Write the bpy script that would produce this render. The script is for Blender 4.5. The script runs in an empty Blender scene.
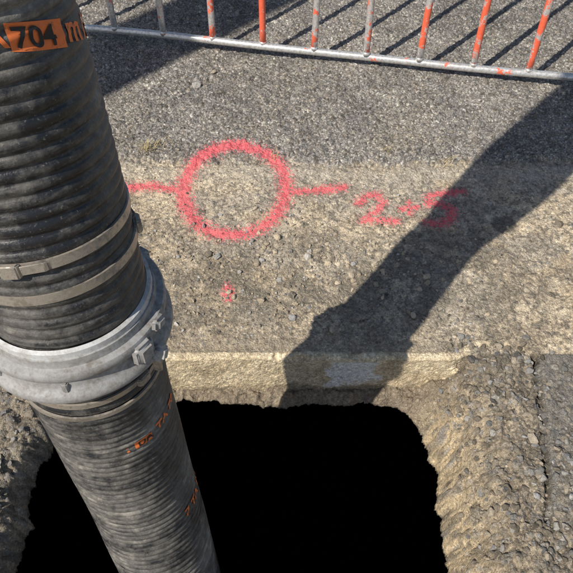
import bpy, bmesh, math, random
import numpy as np
from mathutils import Vector, Matrix
random.seed(7); rng=np.random.default_rng(11)
sc=bpy.context.scene
sc.view_settings.view_transform='Standard'; sc.view_settings.look='None'; sc.view_settings.exposure=0

# ---------------------------------------------------------------- helpers
def link(o,parent=None):
    sc.collection.objects.link(o)
    if parent: o.parent=parent
    return o
def empty(name):
    e=bpy.data.objects.new(name,None); return link(e)
def mesh_obj(name,verts,faces,mat=None,parent=None,smooth=True):
    m=bpy.data.meshes.new(name); m.from_pydata([tuple(v) for v in verts],[],faces); m.update()
    if smooth: m.shade_smooth()
    if mat: m.materials.append(mat)
    return link(bpy.data.objects.new(name,m),parent)
class NT:
    def __init__(s,name):
        s.mat=bpy.data.materials.new(name); s.mat.use_nodes=True; s.t=s.mat.node_tree; s.b=s.t.nodes['Principled BSDF']
    def n(s,typ,**kw):
        x=s.t.nodes.new(typ)
        for k,v in kw.items():
            if k in x.inputs.keys(): x.inputs[k].default_value=v
            else: setattr(x,k,v)
        return x
    def l(s,a,b): s.t.links.new(a,b)
    def noise(s,scale,detail=4,rough=.6,vec=None):
        x=s.n('ShaderNodeTexNoise',Scale=scale,Detail=detail,Roughness=rough)
        if vec: s.l(vec,x.inputs['Vector'])
        return x
    def ramp(s,src,stops):
        r=s.t.nodes.new('ShaderNodeValToRGB'); e=r.color_ramp.elements
        while len(e)<len(stops): e.new(.5)
        for i,(p,c) in enumerate(stops):
            e[i].position=p; e[i].color=(c,c,c,1) if not hasattr(c,'__len__') else (*c,1)
        s.l(src,r.inputs[0]); return r.outputs[0]
    def mix(s,f,a,b,mode='MIX'):
        m=s.t.nodes.new('ShaderNodeMix'); m.data_type='RGBA'; m.blend_type=mode
        for sock,v in ((m.inputs[0],f),(m.inputs[6],a),(m.inputs[7],b)):
            if isinstance(v,bpy.types.NodeSocket): s.l(v,sock)
            elif hasattr(v,'__len__'): sock.default_value=(*v,1)
            else: sock.default_value=v if sock==m.inputs[0] else (v,v,v,1)
        return m.outputs[2]
    def math(s,op,a,b=0,clamp=False):
        m=s.t.nodes.new('ShaderNodeMath'); m.operation=op; m.use_clamp=clamp
        for i,v in enumerate((a,b)):
            if isinstance(v,bpy.types.NodeSocket): s.l(v,m.inputs[i])
            else: m.inputs[i].default_value=v
        return m.outputs[0]
    def bump(s,h,strength=.5,dist=.002,normal=None):
        b=s.n('ShaderNodeBump',Strength=strength,Distance=dist); s.l(h,b.inputs['Height'])
        if normal: s.l(normal,b.inputs['Normal'])
        return b.outputs[0]
def fade(t): return t*t*(3-2*t)
def sst(a,b,x): return fade(np.clip((x-a)/(b-a),0,1))
TAB=rng.random((256,256))
def vn(x,y,seed=0):
    x=np.asarray(x)+seed*13.37; y=np.asarray(y)+seed*7.91
    xi=np.floor(x).astype(np.int64); yi=np.floor(y).astype(np.int64)
    fx=fade(x-xi); fy=fade(y-yi)
    a=TAB[xi&255,yi&255]; b=TAB[(xi+1)&255,yi&255]; c=TAB[xi&255,(yi+1)&255]; d=TAB[(xi+1)&255,(yi+1)&255]
    return (a*(1-fx)+b*fx)*(1-fy)+(c*(1-fx)+d*fx)*fy-.5
def fbm(x,y,sc_,oct=4,seed=0,g=.5):
    s=0;a=1;f=sc_
    for i in range(oct):
        ca,sa=math.cos(i*.9+.3),math.sin(i*.9+.3)
        s=s+a*vn((x*ca-y*sa)*f,(x*sa+y*ca)*f,seed+i*3+1); a*=g; f*=2.03
    return s
def billow(x,y,sc_,seed): return np.abs(vn(x*sc_,y*sc_,seed))*2

# ---------------------------------------------------------------- ground grid
def axis(lo,hi,step,far):
    core=np.arange(lo,hi,step)
    g=np.geomspace(step*2,far,46)
    return np.concatenate([lo-g[::-1],core,core[-1]+g])
xs=axis(-1.36,1.40,.0027,150); ys=axis(.08,2.85,.0027,150)
NX,NY=len(xs),len(ys)
X,Y=np.meshgrid(xs,ys)
HP=[(-.30,.85),(-.42,.835),(-.54,.78),(-.60,.69),(-.622,.56),(-.618,.44),(-.60,.32),(-.53,.20),(-.38,.13),(-.2,.10),(-.02,.10),(.18,.12),(.36,.17),(.405,.28),(.412,.42),(.412,.53),(.412,.64),(.402,.745),(.345,.82),(.20,.842),(.06,.845),(-.03,.843),(-.12,.848),(-.2,.85)]
def catmull(P,n,closed=True):
    P=[np.array(p,float) for p in P]; out=[]; N=len(P)
    rngi=range(N) if closed else range(N-1)
    for i in rngi:
        if closed: p0,p1,p2,p3=P[i-1],P[i],P[(i+1)%N],P[(i+2)%N]
        else: p0,p1,p2,p3=P[max(i-1,0)],P[i],P[i+1],P[min(i+2,N-1)]
        for k in range(n):
            t=k/n; out.append(.5*((2*p1)+(-p0+p2)*t+(2*p0-5*p1+4*p2-p3)*t*t+(-p0+3*p1-3*p2+p3)*t**3))
    if not closed: out.append(P[-1])
    return np.array(out)
hp=catmull(HP,3)
SD=np.full(X.shape,5.0)
msk=(X>-.98)&(X<.8)&(Y>-.2)&(Y<1.15)
px,py=X[msk],Y[msk]; dmin=np.full(px.shape,9.0); inside=np.zeros(px.shape,bool)
for i in range(len(hp)):
    a=hp[i]; b=hp[(i+1)%len(hp)]; e=b-a
    t=np.clip(((px-a[0])*e[0]+(py-a[1])*e[1])/(e@e),0,1)
    dmin=np.minimum(dmin,np.hypot(px-a[0]-t*e[0],py-a[1]-t*e[1]))
    cond=((a[1]>py)!=(b[1]>py))
    xi=a[0]+(py-a[1])/(e[1] if abs(e[1])>1e-9 else 1e-9)*e[0]
    inside^=cond&(px<xi)
SD[msk]=np.where(inside,-dmin,dmin)
SD=SD+np.where(msk,fbm(X,Y,13,5,5,.55)*.017+.001,0)

def edge_f(x): return .874+fbm(x,x*0,5,3,21)*.004
edge=edge_f(X)
slab=sst(-.006,.004,Y-edge)
win=sst(-.50,-.40,X)*(1-sst(.36,.50,X+fbm(X,Y,12,3,31)*.05))
bound=1.612+fbm(X,Y*0,5,4,41)*.035-.012*X
asph=sst(-.018,.018,Y-bound+fbm(X,Y,40,4,43,.6)*.035)
soil=1-slab
rough=fbm(X,Y,13,6,51,.62)
Z_soil=-.150*win-.010*(1-win)+rough*.022
bill=billow(X,Y,55,61); bil2=billow(X,Y,120,63)
Z_soil+=bill*.006+bil2*.006
pc_edge=.645+fbm(Y,X*0,11,3,71)*.008+(.871-Y)*(-.16)
piece=sst(-.004,.004,X-pc_edge)*sst(.44,.46,Y+fbm(X,Y,20,3,77)*.02)*soil
Z_soil=Z_soil*(1-piece)+piece*(.004+fbm(X,Y,60,3,78)*.004)
crk=np.exp(-((X-pc_edge+.006)/.007)**2)*soil*sst(.44,.46,Y)
Z_soil-=.022*crk
Z_conc=fbm(X,Y,7,3,81)*.006+fbm(X,Y,55,5,83,.7)*.0046 -.006*np.exp(-((Y-bound)/.02)**2)
Z_conc-=.003*np.clip(fbm(X*.6+Y*.5,Y-X*.4,22,3,86)-.12,0,1)*3
Z_asph=.006+fbm(X,Y,3,3,91)*.006+fbm(X,Y,95,3,93,.7)*.0068+bill*.0015
Z_road=Z_conc*(1-asph)+Z_asph*asph
Z_road=Z_road*(1-.7*np.clip(1-(Y-edge)/.05,0,1)*win)
Z_road-=.016*np.exp(-(((X+.30)*.8+(Y-2.04)*.6)/.05)**2-(((X+.30)*.6-(Y-2.04)*.8)/.012)**2)
Z_road-=.012*np.exp(-(((X+.36)*.3+(Y-2.0)*.95)/.05)**2-(((X+.36)*.95-(Y-2.0)*.3)/.013)**2)
Zg=Z_soil*(1-slab)+Z_road*slab
fadeout=np.exp(-np.clip(np.maximum(np.abs(X)-2,np.abs(Y-1.5)-2.2),0,50)/3)
Zg=Zg*fadeout
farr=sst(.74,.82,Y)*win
Zg-=.026*np.exp(-np.clip(SD,0,1)/.022)*(SD<.3)*(1-slab)*(1-.6*farr)

# --- colours
def C(r,g,b): return np.array([r,g,b])
def lerp(a,b,t): return a*(1-t[...,None])+b*t[...,None]
n0=np.clip(fbm(X,Y,1.6,4,99)+.5,0,1)
n1=np.clip(fbm(X,Y,4,5,101)+.5,0,1); n2=np.clip(fbm(X,Y,30,4,103)+.5,0,1); n3=np.clip(fbm(X,Y,11,5,105,.6)+.5,0,1)
n4=np.clip(fbm(X,Y,75,4,107,.7)+.5,0,1)
n5=np.clip(fbm(X*.7+Y*.3,Y*1.2,6,5,109,.6)+.5,0,1)
conc=lerp(C(.46,.37,.255),C(.67,.555,.395),n1)
conc=lerp(conc,C(.30,.25,.19),np.clip((n3-.52)*4,0,1)*.65)
conc=lerp(conc,C(.42,.38,.32),np.clip((n5-.50)*5,0,1)*.6)
conc=lerp(conc,C(.75,.645,.48),np.clip((n2-.60)*4,0,1)*.5)
conc=lerp(conc,C(.19,.165,.13),np.clip((n4-.58)*5,0,1)*.7)
belt=np.exp(-((Y-bound+.05)/.05)**2)
conc=lerp(conc,C(.58,.52,.42),belt*.5)
dirty=np.exp(-((Y-1.10)/.19)**2)*(1-sst(.4,.9,X))*np.clip(n3*1.8-.3,0,1)
conc=lerp(conc,C(.23,.20,.155),dirty*.8)
near=np.exp(-np.clip(Y-edge-.03,0,9)/.05)*win; conc=lerp(conc,C(.35,.29,.21),near*.6)
a_col=lerp(C(.20,.188,.175),C(.33,.305,.275),n3)*(0.8+.4*n0[...,None])
a_col=lerp(a_col,C(.42,.365,.285),np.clip((n1-.45)*2.4,0,1)*.6*np.exp(-np.clip(Y-bound,0,9)/.4))
a_col=lerp(a_col,C(.45,.42,.36),np.clip((n2-.66)*5,0,1)*.55)
s_col=lerp(C(.25,.21,.16),C(.42,.355,.265),n2)
s_col=lerp(s_col,C(.16,.14,.115),np.clip((n3-.48)*3,0,1)*.6)
s_col=lerp(s_col,C(.10,.09,.075),np.clip((n4-.56)*4,0,1)*.65)
lipc=np.exp(-np.clip(SD,0,1)/.05)
s_col=lerp(s_col,C(.64,.50,.31),lipc*.75*(X>0)*(1-farr))
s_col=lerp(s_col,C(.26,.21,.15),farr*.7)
s_col=lerp(s_col,C(.22,.205,.18),piece*.9)
s_col=lerp(s_col,C(.04,.035,.03),crk*.85)
road=lerp(conc,a_col,asph)
COL=lerp(s_col,road,slab)
pr=np.hypot(X-.655,Y-1.335); COL=lerp(COL,C(.17,.15,.12),(1-sst(.030,.044,pr+fbm(X,Y,50,2,7)*.012))*.8)
Zg-=.004*(1-sst(.036,.046,pr))

def splat(cx,cy,r,h,tint,flat):
    i0=np.searchsorted(xs,cx-r*1.1); i1=np.searchsorted(xs,cx+r*1.1)
    j0=np.searchsorted(ys,cy-r*1.1); j1=np.searchsorted(ys,cy+r*1.1)
    if i1-i0<2 or j1-j0<2: return
    sx=xs[i0:i1]-cx; sy=(ys[j0:j1]-cy)
    A=random.random()*3.14; q=random.uniform(.6,1)
    u=sx[None,:]*math.cos(A)+sy[:,None]*math.sin(A); v=(-sx[None,:]*math.sin(A)+sy[:,None]*math.cos(A))/q
    d=(np.abs(u)**2.8+np.abs(v)**2.8)**(1/2.8)/r
    m=d<1
    Zs=Zg[j0:j1,i0:i1]; base=Zs.mean()
    dome=base+h*np.clip(1-d**4,0,1)-(h*.25)+u*flat
    up=m&(dome>Zs)
    Zs[up]=dome[up]
    COL[j0:j1,i0:i1][up]=COL[j0:j1,i0:i1][up]*.4+.6*np.array(tint)
def tint(dark=False,lo=.17,hi=.46):
    k=random.random(); b=random.uniform(lo,hi)
    if dark: b=random.uniform(.08,.22)
    if k<.30: return (b,b*.95,b*.86)
    if k<.88: return (b,b*.85,b*.65)
    return (b,b*.97,b*.93)
for _ in range(15000):
    cx=random.uniform(-1.3,1.35); cy=random.uniform(1.6,2.8)
    r=random.choice((.004,.005,.006,.007,.009)); splat(cx,cy,r,r*.55,tint(random.random()<.5),random.uniform(-.2,.2))
for _ in range(4200):
    cx=random.uniform(-1.2,1.25); cy=random.uniform(.90,1.62)
    r=random.choice((.003,.004,.004,.005,.006)); splat(cx,cy,r,r*.55,tint(random.random()<.5),random.uniform(-.2,.2))
for _ in range(8500):
    cx=random.uniform(-.98,.98); cy=random.uniform(.2,.85)
    if farr[min(np.searchsorted(ys,cy),NY-1),min(np.searchsorted(xs,cx),NX-1)]>.5: continue
    r=random.choice((.004,.004,.005,.006,.008,.010)); splat(cx,cy,r,r*.6,tint(random.random()<.35,.15,.38),random.uniform(-.5,.5))

# --- spray-paint mask
PM=np.zeros(X.shape)
def stroke(pts,w,amt=1.0):
    pts=np.array(pts)
    x0,x1=pts[:,0].min()-.08,pts[:,0].max()+.08; y0,y1=pts[:,1].min()-.08,pts[:,1].max()+.08
    i0,i1=np.searchsorted(xs,[x0,x1]); j0,j1=np.searchsorted(ys,[y0,y1])
    gx=X[j0:j1,i0:i1]; gy=Y[j0:j1,i0:i1]; d=np.full(gx.shape,9.0)
    for a,b in zip(pts[:-1],pts[1:]):
        e=b-a; t=np.clip(((gx-a[0])*e[0]+(gy-a[1])*e[1])/(e@e+1e-12),0,1)
        d=np.minimum(d,np.hypot(gx-a[0]-t*e[0],gy-a[1]-t*e[1]))
    m=amt*np.exp(-(d/w)**1.4)
    PM[j0:j1,i0:i1]=np.maximum(PM[j0:j1,i0:i1],m)
ang=np.linspace(0,2*math.pi,40)
stroke([(-.162+.160*math.cos(a)*(1+.02*math.sin(3*a)),1.484+.202*math.sin(a)*(1+.03*math.cos(2*a))) for a in ang],.029,.94)
stroke([(-.162+.166*math.cos(a),1.492+.200*math.sin(a)) for a in np.linspace(1.4,4.6,20)],.027,1.0)
stroke([(-.52,1.49),(-.42,1.497),(-.33,1.478)],.023,.95)
stroke([(.0,1.468),(.07,1.475),(.18,1.49)],.021,.90)
stroke([(.222,1.42),(.25,1.455),(.285,1.455),(.300,1.425),(.275,1.385),(.23,1.345),(.275,1.348),(.33,1.343)],.020,.80)
stroke([(.352,1.396),(.402,1.402)],.015,.82); stroke([(.378,1.425),(.376,1.372)],.014,.78)
stroke([(.55,1.472),(.49,1.462),(.445,1.452),(.438,1.415),(.475,1.415),(.505,1.39),(.495,1.345),(.455,1.33),(.425,1.338)],.020,.86)
stroke([(-.165,1.10),(-.148,1.075),(-.160,1.045),(-.172,1.07),(-.165,1.10)],.013,.68)

# --- void below the lip, its shape flared out to keep the hole dark
VX,VY,VZ=X.copy(),Y.copy(),Zg.copy()
s=np.clip(-SD,0,None); W=.05
t=np.clip(s/W,0,1)
tp=[0,.12,.28,.42,.50,.60,.78,1.0]
kp=[1,.996,.992,.995,1.2,2.2,4.2,4.6]
zp=[0,-.02,-.05,-.08,-.09,-.12,-1.2,-3.2]
k=np.interp(t,tp,kp); dz=np.interp(t,tp,zp)
dz=np.where(t<.5,dz*(1-.70*farr),dz)
cx0,cy0=-.12,.46
ins=s>0
jit=1+ins*(fbm(X,Y,60,3,131)*.018+fbm(X,Y,22,2,133)*.016)*(t<.5)
VX=np.where(ins,cx0+(X-cx0)*k*jit,VX); VY=np.where(ins,cy0+(Y-cy0)*k*jit,VY)
VZ=np.where(ins,Zg*(1-sst(.7,1,t))+dz,VZ)
COL=lerp(COL,C(.008,.007,.006),np.where(ins,sst(.36,.47,t),0))  # near-black painted in as the hole's shade, darker than its soil

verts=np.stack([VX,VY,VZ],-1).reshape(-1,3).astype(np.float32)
idx=np.arange(NX*NY).reshape(NY,NX)
q=np.stack([idx[:-1,:-1],idx[:-1,1:],idx[1:,1:],idx[1:,:-1]],-1).reshape(-1,4).astype(np.int32)
def big_mesh(name,verts,faces,cols,paint=None):
    m=bpy.data.meshes.new(name); m.vertices.add(len(verts)); m.vertices.foreach_set('co',verts.astype(np.float32).ravel())
    m.loops.add(faces.size); m.loops.foreach_set('vertex_index',faces.astype(np.int32).ravel())
    m.polygons.add(len(faces)); m.polygons.foreach_set('loop_start',np.arange(0,faces.size,faces.shape[1],dtype=np.int32))
    m.update(calc_edges=True)
    a=m.attributes.new('col','FLOAT_COLOR','POINT'); a.data.foreach_set('color',cols.astype(np.float32).ravel())
    if paint is not None:
        p=m.attributes.new('paint','FLOAT','POINT'); p.data.foreach_set('value',paint.astype(np.float32).ravel())
    return m
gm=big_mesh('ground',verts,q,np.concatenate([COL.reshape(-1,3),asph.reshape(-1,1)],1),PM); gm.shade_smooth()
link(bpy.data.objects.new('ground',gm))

g=NT('ground_surface')
at=g.n('ShaderNodeAttribute',attribute_name='col'); ap=g.n('ShaderNodeAttribute',attribute_name='paint')
geo=g.n('ShaderNodeNewGeometry'); P=geo.outputs['Position']
f1=g.noise(420,4,.7,P); f2=g.noise(120,5,.7,P)
vor=g.n('ShaderNodeTexVoronoi',Scale=210); g.l(P,vor.inputs['Vector'])
vcol=g.n('ShaderNodeSeparateColor'); g.l(vor.outputs['Color'],vcol.inputs[0])
m1=g.ramp(f1.outputs[0],[(.25,.42),(.5,1.0),(.78,1.6)])
m2=g.ramp(f2.outputs[0],[(.3,.54),(.5,1.0),(.75,1.40)])
c=g.mix(1.0,at.outputs['Color'],m1,'MULTIPLY'); c=g.mix(1.0,c,m2,'MULTIPLY')
agg=g.ramp(vcol.outputs[0],[(0,.45),(.6,.95),(.86,1.2),(1,2.0)])
fa=g.math('ADD',g.math('MULTIPLY',at.outputs['Alpha'],.6),.36)
c=g.mix(fa,c,g.mix(1.0,c,agg,'MULTIPLY'))
th=g.math('ADD',ap.outputs['Fac'],g.math('MULTIPLY',g.math('SUBTRACT',f2.outputs[0],.5),2.2))
th=g.math('ADD',th,g.math('MULTIPLY',g.math('SUBTRACT',f1.outputs[0],.5),1.9))
th=g.math('ADD',th,g.math('MULTIPLY',g.math('SUBTRACT',vcol.outputs[1],.5),.5))
pm=g.ramp(th,[(.45,0),(.62,1)])
has=g.ramp(ap.outputs['Fac'],[(.03,0),(.3,1)])
pm=g.math('MULTIPLY',g.math('MULTIPLY',pm,has),.88)
red=g.mix(g.ramp(f1.outputs[0],[(.3,0),(.7,1)]),(.70,.055,.085),(1.0,.25,.27))
c=g.mix(pm,c,red)
g.l(c,g.b.inputs['Base Color']); g.b.inputs['Roughness'].default_value=.92
sepc=g.n('ShaderNodeSeparateColor'); g.l(at.outputs['Color'],sepc.inputs[0])
g.l(g.math('MINIMUM',g.math('MULTIPLY',sepc.outputs[0],2.0),.25),g.b.inputs['Specular IOR Level'])
h=g.math('ADD',g.math('MULTIPLY',f2.outputs[0],1.0),g.math('MULTIPLY',f1.outputs[0],.7))
h=g.math('ADD',h,g.math('MULTIPLY',vor.outputs['Distance'],-.6))
g.l(g.bump(h,1.0,.0034),g.b.inputs['Normal'])
gm.materials.append(g.mat)

# ---- front of the cut concrete kerb slab
kx=np.arange(-.62,.58,.0025); prof_t=np.linspace(0,1,90)
KX,KT=np.meshgrid(kx,prof_t)
ef=edge_f(KX)
oy=np.interp(KT,[0,.10,.15,.19,1],[.018,.001,-.011,-.016,-.018])
oz=np.interp(KT,[0,.10,.15,.19,1],[-.004,.0035,.0025,-.004,-.175])
chip=np.clip(fbm(KX,KT*.18,20,4,201)-.20,0,1)*.06*np.exp(-((KT-.15)/.12)**2)
KY=ef+oy+fbm(KX,KT*.19,70,4,203,.65)*.0030+fbm(KX,KT*.19,9,3,205)*.005*(KT>.1)+chip
KZ=oz+fbm(KX,KT*.19,50,3,207)*.0022-chip*.6
endf=sst(.42,.52,KX+fbm(KX,KT,9,3,209)*.04); KY=KY+endf*.035*(KT>.05)
kn=np.clip(fbm(KX,KT*.19,14,5,211,.6)+.5,0,1)
kc=lerp(C(.62,.495,.32),C(.82,.69,.48),kn)
kn2=np.clip(fbm(KX,KT*.19,50,3,213)+.5,0,1); kc=lerp(kc,C(.36,.29,.19),np.clip((kn2-.62)*4,0,1)*.5)
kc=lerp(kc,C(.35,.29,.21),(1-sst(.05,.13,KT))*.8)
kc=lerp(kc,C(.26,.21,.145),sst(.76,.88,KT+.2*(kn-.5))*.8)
jx=KX+fbm(KX,KT*.19,30,3,215)*.035
pale=sst(.10,.118,jx)*(1-sst(.235,.25,jx))*sst(.2,.26,KT)*(1-sst(.74,.84,KT+.3*(kn-.5)))
kc=lerp(kc,C(.90,.88,.84),pale*.95)
kv=np.stack([KX,KY,KZ],-1).reshape(-1,3); ki=np.arange(KX.size).reshape(KX.shape)
kq=np.stack([ki[:-1,:-1],ki[1:,:-1],ki[1:,1:],ki[:-1,1:]],-1).reshape(-1,4)
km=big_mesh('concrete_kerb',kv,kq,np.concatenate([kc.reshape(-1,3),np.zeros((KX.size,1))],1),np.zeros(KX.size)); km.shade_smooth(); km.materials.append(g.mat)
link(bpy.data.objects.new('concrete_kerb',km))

# ---------------------------------------------------------------- loose stones (one mesh)
def icos(sub):
    bm=bmesh.new(); bmesh.ops.create_icosphere(bm,subdivisions=sub,radius=1)
    v=np.array([x.co[:] for x in bm.verts]); f=np.array([[x.index for x in p.verts] for p in bm.faces]); bm.free(); return v,f
TP=[]
for sub in (1,2):
    iv,fv=icos(sub); L=[]
    for k_ in range(16):
        d=iv.copy()
        for _ in range(11):
            nrm=rng.normal(size=3); nrm/=np.linalg.norm(nrm); c_=rng.uniform(.42,.8)
            dd=d@nrm; d-=np.clip(dd-c_,0,None)[:,None]*nrm
        d*=rng.uniform(.5,1.25,3); d+=rng.normal(size=d.shape)*.05; L.append(d*1.2)
    TP.append((L,fv))
SV=[];SF=[];SC=[];off=0
def hz(x,y):
    i=min(np.searchsorted(xs,x),NX-1); j=min(np.searchsorted(ys,y),NY-1); return Zg[j,i],SD[j,i]
def stone(x,y,r,col,zoff=None):
    global off
    z,sd=hz(x,y)
    if sd<.004: return
    a,b,c_=rng.uniform(0,6.28,3)
    R=np.array(Matrix.Rotation(a,3,'Z')@Matrix.Rotation(b,3,'X')@Matrix.Rotation(c_,3,'Y'))
    L,fv=TP[1 if r>.0055 else 0]
    v=L[rng.integers(16)]@R.T*r; v[:,2]*=.75
    v+= (x,y,z+r*(.25 if zoff is None else zoff))
    SV.append(v); SF.append(fv+off); off+=len(v); SC.append(np.tile((*col,1),(len(v),1)))
def sizes(lo,hi,p=3.0): return lo*(hi/lo)**(random.random()**p)
for _ in range(6500):
    x=random.uniform(.40,1.0); y=random.uniform(.2,.93)
    if x>.65 and y>.46 and random.random()<.75: continue
    if vn(x*9,y*9,4)<-.12 and random.random()<.5: continue
    stone(x,y,sizes(.0016,.0115,2.6),tint(random.random()<.3,.14,.35))
for _ in range(2800):
    x=random.uniform(-1.0,-.56); y=random.uniform(.2,.98); stone(x,y,sizes(.0018,.012),tint(random.random()<.3,.15,.38))
for _ in range(4200):
    x=random.gauss(.0,.5); y=random.gauss(1.13,.18)
    if not .91<y<1.62: continue
    stone(x,y,sizes(.0012,.0055),tint(random.random()<.4))
for _ in range(330):   # clods left by the dig
    x=random.gauss(.05,.26); y=random.gauss(1.14,.11)
    if y<.93: continue
    b=random.uniform(.28,.5); stone(x,y,sizes(.004,.011,1.6),(b,b*.83,b*.6) if random.random()<.6 else tint(),.2)
for _ in range(1500):
    x=random.uniform(-1.2,1.25); y=random.uniform(1.0,2.8); stone(x,y,sizes(.0012,.005),tint(random.random()<.4))
for x,y,r in [(.015,1.06,.013),(-.02,1.12,.010),(.06,1.2,.011),(.56,1.62,.013),(.10,1.27,.011),(-.36,1.66,.011),(.82,1.33,.014),(.90,1.26,.013),(.85,1.1,.012),(-.33,2.02,.018),(-.27,2.10,.012),(.02,2.25,.011),(.63,1.42,.008),(.30,1.08,.010),(-.2,1.2,.011),(.42,1.66,.008)]:
    stone(x,y,r,tint())
SV=np.concatenate(SV);SF=np.concatenate(SF);SC=np.concatenate(SC)
sm=big_mesh('gravel',SV,SF,SC)
sm.polygons.foreach_set('use_smooth',np.zeros(len(SF),bool)); sm.update()
link(bpy.data.objects.new('gravel',sm))
st=NT('stone'); at=st.n('ShaderNodeAttribute',attribute_name='col'); ge=st.n('ShaderNodeNewGeometry')
f=st.noise(260,4,.65,ge.outputs['Position'])
st.l(st.mix(1.0,at.outputs['Color'],st.ramp(f.outputs[0],[(.3,.65),(.7,1.35)]),'MULTIPLY'),st.b.inputs['Base Color'])
st.b.inputs['Roughness'].default_value=.92; st.b.inputs['Specular IOR Level'].default_value=.25; st.l(st.bump(f.outputs[0],.6,.002),st.b.inputs['Normal'])
sm.materials.append(st.mat)

# ---------------------------------------------------------------- hose path
HPTS=[(-.21,.19,-1.1),(-.232,.28,-.55),(-.248,.376,-.02),(-.268,.44,.27),(-.275,.469,.516),(-.270,.479,.76),(-.280,.523,1.02),(-.287,.545,1.2),(-.29,.565,1.6),(-.30,.59,2.2),(-.31,.58,2.8),(-.36,.35,3.4),(-.55,-.4,3.75),(-.85,-1.4,3.4),(-1.1,-2.4,2.4),(-1.3,-3.2,1.1),(-1.6,-4.2,.12),(-2.0,-6.0,.12)]
path=catmull(HPTS,40,False)
seg=np.linalg.norm(np.diff(path,axis=0),axis=1); cum=np.concatenate([[0],np.cumsum(seg)])
def pos(s_): return np.array([np.interp(s_,cum,path[:,i]) for i in range(3)]).T
def frame(s_):
    p=pos(s_); T=pos(s_+.01)-pos(s_-.01); T/=np.linalg.norm(T)
    ref=np.array([0,-1.0,0]) if abs(T[1])<.9 else np.array([0,0,1.0])
    A=ref-T*(ref@T); A/=np.linalg.norm(A); B=np.cross(T,A)
    return p,T,A,B
def s_at_z(z):
    i=np.where(path[:,2]>=z)[0][0]; return cum[i-1]+(z-path[i-1,2])/(path[i,2]-path[i-1,2])*seg[i-1]
R0=.098; PITCH=.0150
def hr(s_,th):
    ph=(s_/PITCH+th/(2*math.pi))%1.0
    w=np.sin(ph*math.pi)**.6
    return R0-.0038+.0041*w+.0006*np.sin(s_*23+th*2)
def ring_pt(s_,th,r):
    p,T,A,B=frame(s_); return p+r*(A*math.cos(th)+B*math.sin(th))
S_END=cum[-1]-.02
ss=np.concatenate([np.arange(.02,s_at_z(1.7),.0019),np.arange(s_at_z(1.7),S_END,.0038)])
NTH=112; ths=np.linspace(0,2*math.pi,NTH,endpoint=False)
HV=[]; prevA=None
for s_ in ss:
    p,T,A,B=frame(s_)
    if s_>s_at_z(1.4) and prevA is not None:
        A=prevA-T*(prevA@T); A/=np.linalg.norm(A); B=np.cross(T,A)
    prevA=A
    r=hr(s_,ths)
    HV.append(p+r[:,None]*(np.cos(ths)[:,None]*A+np.sin(ths)[:,None]*B))
HV=np.concatenate(HV); n=len(ss)
i2=np.arange(n*NTH).reshape(n,NTH); nx=np.roll(i2,-1,1)
hq=np.stack([i2[:-1],nx[:-1],nx[1:],i2[1:]],-1).reshape(-1,4)
rb=NT('dusty_rubber'); tc=rb.n('ShaderNodeTexCoord'); O=tc.outputs['Object']
sx=rb.n('ShaderNodeSeparateXYZ'); rb.l(O,sx.inputs[0])
n1_=rb.noise(7,6,.7,O); n2_=rb.noise(60,6,.75,O); n3_=rb.noise(320,4,.7,O)
mp=rb.n('ShaderNodeMapping'); mp.inputs['Scale'].default_value=(12,12,130); rb.l(O,mp.inputs[0]); n4_=rb.noise(1,5,.7,mp.outputs[0])
hgt=rb.n('ShaderNodeMapRange'); rb.l(sx.outputs[2],hgt.inputs[0]); hgt.inputs[1].default_value=.72; hgt.inputs[2].default_value=.35; hgt.inputs[3].default_value=0; hgt.inputs[4].default_value=.035
d=rb.math('ADD',rb.math('MULTIPLY',n1_.outputs[0],.65),rb.math('MULTIPLY',n2_.outputs[0],.35))
d=rb.math('ADD',d,rb.math('MULTIPLY',n4_.outputs[0],.30)); d=rb.math('ADD',d,hgt.outputs[0])
dust=rb.ramp(d,[(.60,.0),(.73,.28),(.88,.95)])
dust=rb.math('ADD',rb.math('MULTIPLY',dust,.85),rb.math('MULTIPLY',rb.ramp(n3_.outputs[0],[(.60,0),(.70,1)]),.30),True)
rc=rb.mix(dust,(.014,.015,.018),(.46,.43,.37)); rb.l(rc,rb.b.inputs['Base Color'])
rb.l(rb.ramp(d,[(.58,.33),(.80,.80)]),rb.b.inputs['Roughness'])
rb.b.inputs['Specular IOR Level'].default_value=.6
rb.l(rb.bump(rb.math('ADD',n2_.outputs[0],n3_.outputs[0]),.35,.0015),rb.b.inputs['Normal'])
hose=empty('suction_hose')
mesh_obj('corrugated_tube',HV,hq.tolist(),rb.mat,hose)

# ---------------------------------------------------------------- metals
def metal(name,base,rough,dirt,metallic=.9,ds=.5):
    m=NT(name); tc=m.n('ShaderNodeTexCoord'); O=tc.outputs['Object']
    a=m.noise(25,6,.7,O); b=m.noise(180,4,.7,O)
    k=m.ramp(m.math('ADD',m.math('MULTIPLY',a.outputs[0],.6),m.math('MULTIPLY',b.outputs[0],.4)),[(ds-.06,0),(ds+.12,1)])
    m.l(m.mix(k,base,dirt),m.b.inputs['Base Color']); m.l(m.math('MULTIPLY',m.math('SUBTRACT',1.0,k),metallic),m.b.inputs['Metallic'])
    m.l(m.ramp(k,[(0,rough),(1,.85)]),m.b.inputs['Roughness']); m.l(m.bump(b.outputs[0],.35,.0012),m.b.inputs['Normal'])
    return m.mat
alu=metal('cast_aluminium',(.38,.38,.375),.6,(.19,.175,.155),.25,.48)
steel=metal('band_steel',(.52,.48,.42),.38,(.20,.16,.12),.85,.50)
cuffm=metal('pale_cuff',(.55,.56,.56),.6,(.34,.32,.29),.1,.5)
blk=metal('black_print',(.015,.015,.015),.6,(.05,.04,.035),0,.58)
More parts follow.
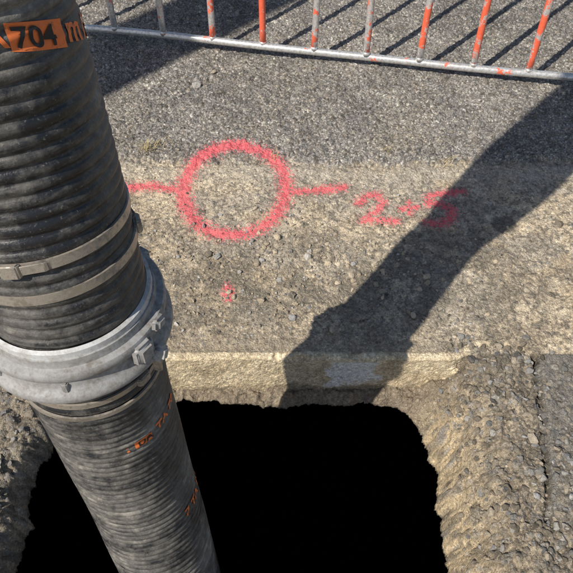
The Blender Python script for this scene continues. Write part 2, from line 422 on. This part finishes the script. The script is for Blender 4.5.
def orange_mat():
    m=NT('orange_print'); tc=m.n('ShaderNodeTexCoord'); O=tc.outputs['Object']; a=m.noise(90,5,.75,O)
    m.l(m.mix(m.ramp(a.outputs[0],[(.58,0),(.66,1)]),(.82,.20,.05),(.12,.09,.07)),m.b.inputs['Base Color']); m.b.inputs['Roughness'].default_value=.6
    return m.mat
orange=orange_mat()

def revolve(name,s0,prof,mat,parent,nth=96):
    p,T,A,B=frame(s0); V=[];F=[]
    for i in range(nth):
        th=2*math.pi*i/nth; dvec=A*math.cos(th)+B*math.sin(th)
        for (u,r) in prof: V.append(p+T*u+dvec*r)
    m=len(prof)
    for i in range(nth):
        j=(i+1)%nth
        for k_ in range(m): F.append((i*m+k_,j*m+k_,j*m+(k_+1)%m,i*m+(k_+1)%m))
    o=mesh_obj(name,V,F,mat,parent)
    es=o.modifiers.new('es','EDGE_SPLIT'); es.split_angle=math.radians(35)
    return o
def block(name,s0,th,r,size,mat,parent,bev=.003,tilt=0):
    p,T,A,B=frame(s0); dv=A*math.cos(th)+B*math.sin(th); tv=-A*math.sin(th)+B*math.cos(th)
    bm=bmesh.new(); bmesh.ops.create_cube(bm,size=1)
    for v in bm.verts: v.co=Vector((v.co.x*size[0]*(1-.25*(v.co.y>0)),v.co.y*size[1],v.co.z*size[2]))
    bmesh.ops.bevel(bm,geom=bm.edges[:],offset=bev,segments=3,affect='EDGES')
    R=Matrix.Rotation(tilt,3,'Y')
    for v in bm.verts:
        q_=R@v.co; v.co=Vector(p+dv*(r+q_.y)+tv*q_.x+T*q_.z)
    me=bpy.data.meshes.new(name); bm.to_mesh(me); bm.free(); me.materials.append(mat); me.shade_smooth()
    o=link(bpy.data.objects.new(name,me),parent); es=o.modifiers.new('es','EDGE_SPLIT'); es.split_angle=math.radians(40)
    return o
coup=empty('hose_coupling'); SCp=s_at_z(.738)
revolve('upper_collar',SCp,[(.008,.099),(.008,.115),(.0125,.1175),(.020,.1175),(.0235,.1155),(.025,.107),(.036,.1055),(.037,.099)],alu,coup)
revolve('cuff',SCp,[(.036,.098),(.036,.1035),(.045,.103),(.047,.098)],cuffm,coup)
revolve('lower_collar',SCp,[(.0065,.1),(.0065,.1115),(-.004,.1125),(-.010,.1145),(-.014,.1195),(-.019,.1215),(-.025,.1215),(-.029,.119),(-.0305,.109),(-.040,.1045),(-.041,.100)],alu,coup)
for i in range(8):
    th=i*2*math.pi/8+.12
    block('rib_%d'%i,SCp-.003,th,.1135,(.009,.006,.016),alu,coup,.0015)
for i,th in enumerate((.98,2.5,-.98,-2.4)):
    block('lug_%d'%i,SCp+.004,th,.119,(.034,.016,.030),alu,coup,.005)
    block('cam_%d'%i,SCp-.014,th+.16,.126,(.024,.016,.022),alu,coup,.005,.5)
    block('ear_%d'%i,SCp+.018,th+.30,.119,(.028,.012,.016),alu,coup,.004,.3)
    block('pin_%d'%i,SCp-.034,th+.14,.119,(.009,.012,.034),steel,coup,.002)
def clamp(z,th,w=.013):
    e=empty('hose_clamp'); s0=s_at_z(z)
    revolve('band',s0,[(-w/2,.0975),(-w/2,.1004),(w/2,.1004),(w/2,.0975)],steel,e)
    block('buckle',s0,th,.1025,(.024,.007,w+.005),steel,e,.0015)
    block('tail',s0,th+.22,.1018,(.030,.002,w-.001),steel,e,.0005)
    return e
clamp(.893,.02,.012); clamp(.852,1.9,.012); clamp(.672,1.0,.010); clamp(.640,2.6,.008)

def wrap_text(txt,size,s0,th0,mat,lift,name,sl=0,bold=.025):
    cu=bpy.data.curves.new('t','FONT'); cu.body=txt; cu.size=size; cu.offset=size*bold
    ob=bpy.data.objects.new('t',cu); sc.collection.objects.link(ob); bpy.context.view_layer.update()
    me=bpy.data.meshes.new_from_object(ob.evaluated_get(bpy.context.evaluated_depsgraph_get())); bpy.data.objects.remove(ob)
    wrap_mesh(me,s0,th0,mat,lift,name,sl)
def wrap_mesh(me,s0,th0,mat,lift,name,sl=0):
    bm=bmesh.new(); bm.from_mesh(me); bmesh.ops.triangulate(bm,faces=bm.faces[:])
    for _ in range(8):
        es=[e for e in bm.edges if e.calc_length()>.0022]
        if not es: break
        bmesh.ops.subdivide_edges(bm,edges=es,cuts=1); bmesh.ops.triangulate(bm,faces=bm.faces[:])
    for v in bm.verts:
        th=th0+v.co.x/R0; s_=s0+v.co.y-PITCH*(th-th0)/(2*math.pi)-sl*(th-.6)*R0
        v.co=Vector(ring_pt(s_,th,max(float(hr(s_,th)),R0-.0006)+lift))
    bmesh.ops.recalc_face_normals(bm,faces=bm.faces[:])
    out=bpy.data.meshes.new(name); bm.to_mesh(out); bm.free(); out.shade_smooth(); out.materials.append(mat)
    link(bpy.data.objects.new(name,out),hose)
def rect(w,h_):
    me=bpy.data.meshes.new('r'); me.from_pydata([(0,-h_*.15,0),(w,-h_*.15,0),(w,h_,0),(0,h_,0)],[],[(0,1,2,3)]); me.update(); return me
sL=s_at_z(1.106); SLP=.30
wrap_mesh(rect(.054,.0225),sL,.73,orange,.0005,'label_block',SLP); wrap_text('704',.0265,sL+.0003,.76,blk,.0017,'label_number',SLP,.02)
wrap_text('m',.034,sL,1.32,orange,.0009,'label_unit',SLP); wrap_text('/ A',.030,sL+.002,.34,orange,.0009,'label_marks',SLP); wrap_text('/ FLEX',.030,sL,1.66,orange,.0009,'label_text',SLP)
s2=s_at_z(.515); wrap_mesh(rect(.030,.016),s2,.60,orange,.0007,'label_block_low'); wrap_text(':',.026,s2,.46,orange,.0009,'label_low'); wrap_text('DA',.018,s2+.001,.65,blk,.0016,'label_low_number'); wrap_text('TA 70',.024,s2+.002,1.0,orange,.0009,'label_low_b')
s3=s_at_z(.22); wrap_text('7 TA 04 m',.028,s3,1.05,orange,.0009,'label_base')

wide_tube=empty('shadow_tube')  # unseen wider tube added around the upper hose to broaden its shadow
V=[];F=[]
zs=[1.30,1.31,1.42,1.55,1.7]; rs=[.099,.105,.118,.130,.135]
prof=[(s_at_z(z),r) for z,r in zip(zs,rs)]
s_=s_at_z(1.75)
while s_<s_at_z(3.0): prof.append((s_,.135)); s_+=.05
for (s_,r) in prof:
    for k_ in range(48): V.append(ring_pt(s_,2*math.pi*k_/48,r))
for i in range(len(prof)-1):
    for k_ in range(48): F.append((i*48+k_,i*48+(k_+1)%48,(i+1)*48+(k_+1)%48,(i+1)*48+k_))
mesh_obj('tube',V,F,alu,wide_tube)

# ---------------------------------------------------------------- barrier
galv=NT('galvanised_painted'); tc=galv.n('ShaderNodeTexCoord'); O=tc.outputs['Object']; oi=galv.n('ShaderNodeObjectInfo')
osep=galv.n('ShaderNodeSeparateColor'); galv.l(oi.outputs['Color'],osep.inputs[0])
na=galv.noise(14,6,.65,O); nb=galv.noise(120,5,.7,O)
k=galv.math('ADD',galv.math('MULTIPLY',na.outputs[0],.72),galv.math('MULTIPLY',nb.outputs[0],.28))
k=galv.math('ADD',k,osep.outputs[0]); om=galv.ramp(k,[(.86,0),(.885,1)])
bc=galv.mix(galv.ramp(nb.outputs[0],[(.4,0),(.65,1)]),(.76,.76,.75),(.46,.43,.39))
bc=galv.mix(om,bc,galv.mix(nb.outputs[0],(.62,.07,.025),(.88,.20,.11)))
galv.l(bc,galv.b.inputs['Base Color']); galv.l(galv.math('MULTIPLY',galv.math('SUBTRACT',1,om),.55),galv.b.inputs['Metallic']); galv.b.inputs['Roughness'].default_value=.36
galv.l(galv.bump(nb.outputs[0],.3,.0012),galv.b.inputs['Normal'])
bar=empty('steel_barrier')
lean=math.radians(5)
rd=np.array([1.81,-.333,0.0]); rd/=np.linalg.norm(rd)
perp=np.array([-rd[1],rd[0],0])
upv=np.array([0,0,1])*math.cos(lean)+perp*math.sin(lean)
B0=np.array([-.781,2.338,.05])
def bp(a,h_): return B0+rd*a+upv*h_
def tube(name,pts,r,paint=0,n_=20):
    pts=[np.array(p) for p in pts]; V=[];F=[]
    for i,p in enumerate(pts):
        T=(pts[min(i+1,len(pts)-1)]-pts[max(i-1,0)]); T/=np.linalg.norm(T)
        ref=np.array([0,0,1.0]) if abs(T[2])<.8 else np.array([1.0,0,0])
        A=np.cross(T,ref);A/=np.linalg.norm(A);Bv=np.cross(T,A)
        for k_ in range(n_):
            a=2*math.pi*k_/n_; V.append(p+r*(A*math.cos(a)+Bv*math.sin(a)))
    for i in range(len(pts)-1):
        for k_ in range(n_): F.append((i*n_+k_,i*n_+(k_+1)%n_,(i+1)*n_+(k_+1)%n_,(i+1)*n_+k_))
    F.append(tuple(range(n_))[::-1]); F.append(tuple(range((len(pts)-1)*n_,len(pts)*n_)))
    o=mesh_obj(name,V,F,galv.mat,bar); o.color=(paint,0,0,1); return o
a0,a1=-.42,2.25; Hh=.98
fr=[bp(a0,0),bp(a0,Hh-.08)]+[bp(a0+.08-.08*math.cos(q_),Hh-.08+.08*math.sin(q_)) for q_ in np.linspace(.2,1.57,6)]
fr+=[bp(a1-.08+.08*math.cos(q_),Hh-.08+.08*math.sin(q_)) for q_ in np.linspace(1.57,.2,6)]+[bp(a1,Hh-.08),bp(a1,0)]
tube('frame',fr,.017,.25)
tube('bottom_rail',[bp(a,0)+upv*.003*math.sin(a*4)+perp*.003*math.sin(a*7) for a in np.linspace(a0,a1,40)],.0135,.27)
paints=[.3,.3,.30,.32,.36,.44,.36,.33,.37,.41,.38,.3,.3]
sp=.1955
for i,a in enumerate(np.arange(.117-2*sp,a1-.05,sp)):
    bw=random.uniform(-.006,.006)
    tube('upright_%d'%i,[bp(a+bw*math.sin(h_*3.4),h_) for h_ in np.linspace(.004,Hh-.005,16)],.0122,paints[i%13])
    tube('weld_%d'%i,[bp(a,.008),bp(a,.014),bp(a,.020)],.0140,.3,14)
for i,a in enumerate((a0+.12,a1-.12)):
    f0=bp(a,0)
    tube('foot_%d'%i,[f0,f0*[1,1,0]-perp*.06+[0,0,.045],f0*[1,1,0]-perp*.28+[0,0,.018]],.012,.0)
    tube('foot_back_%d'%i,[f0,f0*[1,1,0]+perp*.06+[0,0,.045],f0*[1,1,0]+perp*.28+[0,0,.018]],.012,.0)

# ---------------------------------------------------------------- unseen timber pole, added to cast the upper-left shadow
SDIR=np.array([.72,.69]); SDIR/=np.linalg.norm(SDIR)
wd=NT('weathered_timber'); tc=wd.n('ShaderNodeTexCoord'); mp=wd.n('ShaderNodeMapping'); mp.inputs['Scale'].default_value=(30,30,1.5); wd.l(tc.outputs['Object'],mp.inputs[0])
w_=wd.noise(1,6,.7,mp.outputs[0]); wd.l(wd.mix(w_.outputs[0],(.12,.09,.06),(.34,.27,.2)),wd.b.inputs['Base Color']); wd.b.inputs['Roughness'].default_value=.9
pole=empty('shadow_pole')
pc_=np.array([-.665,1.915])-SDIR*2.75+np.array([-SDIR[1],SDIR[0]])*.205
pcx,pcy=pc_
V=[];F=[];NS=32
hs=np.linspace(-.3,8.5,60)
for h_ in hs:
    for k_ in range(NS):
        a=2*math.pi*k_/NS; r=.21-.006*h_+.003*math.sin(5*a+h_); V.append((pcx+r*math.cos(a),pcy+r*math.sin(a),h_))
for i in range(len(hs)-1):
    for k_ in range(NS): F.append((i*NS+k_,i*NS+(k_+1)%NS,(i+1)*NS+(k_+1)%NS,(i+1)*NS+k_))
F.append(tuple(range((len(hs)-1)*NS,len(hs)*NS)))
mesh_obj('shaft',V,F,wd.mat,pole)
def wbox(name,c,s_):
    bm=bmesh.new(); bmesh.ops.create_cube(bm,size=1)
    for v in bm.verts: v.co=Vector((c[0]+v.co.x*s_[0],c[1]+v.co.y*s_[1],c[2]+v.co.z*s_[2]))
    bmesh.ops.bevel(bm,geom=bm.edges[:],offset=.01,segments=1,affect='EDGES')
    me=bpy.data.meshes.new(name); bm.to_mesh(me); bm.free(); me.materials.append(wd.mat); link(bpy.data.objects.new(name,me),pole)
wbox('crossarm',(pcx,pcy+.2,7.9),(2.2,.1,.12))
for i in (-1,-.6,.6,1): wbox('insulator_%d'%(i*10),(pcx+i,pcy+.2,8.05),(.07,.07,.17))

# ---------------------------------------------------------------- dry weeds
gr=NT('dry_grass_blade'); gr.b.inputs['Base Color'].default_value=(.42,.34,.18,1); gr.b.inputs['Roughness'].default_value=.8
V=[];F=[]
for cx,cy,nn in ((-.46,1.66,34),(-.43,1.69,22),(.33,1.65,10),(.52,1.60,8),(-.05,1.63,8)):
    for _ in range(nn):
        x=cx+random.gauss(0,.018); y=cy+random.gauss(0,.008); z=hz(x,y)[0]; a=random.random()*6.28; L=random.uniform(.018,.05); w=.0013
        dx,dy=math.cos(a),math.sin(a); b=len(V)
        for k_,(rr,zz) in enumerate(((0,0),(.35,.5),(.9,.55))):
            ww=w*(1-.4*k_); V+= [(x+dx*L*rr-dy*ww,y+dy*L*rr+dx*ww,z+L*zz),(x+dx*L*rr+dy*ww,y+dy*L*rr-dx*ww,z+L*zz)]
        F+=[(b,b+1,b+3,b+2),(b+2,b+3,b+5,b+4)]
mesh_obj('dry_grass',V,F,gr.mat)

# ---------------------------------------------------------------- light
EL=math.radians(49)
w=bpy.data.worlds.new('World'); sc.world=w; w.use_nodes=True
sky=w.node_tree.nodes.new('ShaderNodeTexSky'); sky.sky_type='NISHITA'; sky.sun_disc=False; sky.sun_elevation=EL; sky.sun_rotation=math.radians(226)
bg=w.node_tree.nodes['Background']; bg.inputs[1].default_value=.085; w.node_tree.links.new(sky.outputs[0],bg.inputs[0])
sl=bpy.data.lights.new('sun','SUN'); sl.energy=5.0; sl.angle=math.radians(.5); sl.color=(1,.94,.85)
so=link(bpy.data.objects.new('sun',sl)); dvec=Vector((SDIR[0]*math.cos(EL),SDIR[1]*math.cos(EL),-math.sin(EL)))
so.rotation_euler=dvec.to_track_quat('-Z','Y').to_euler(); so.location=(-3,-3,5)

cam=bpy.data.cameras.new('camera'); cam.sensor_width=36; cam.sensor_fit='HORIZONTAL'; cam.lens=36*640/573; cam.clip_start=.02; cam.clip_end=500
co=link(bpy.data.objects.new('camera',cam)); co.location=(0,0,1.4); co.rotation_euler=(math.radians(90-52),0,0); sc.camera=co
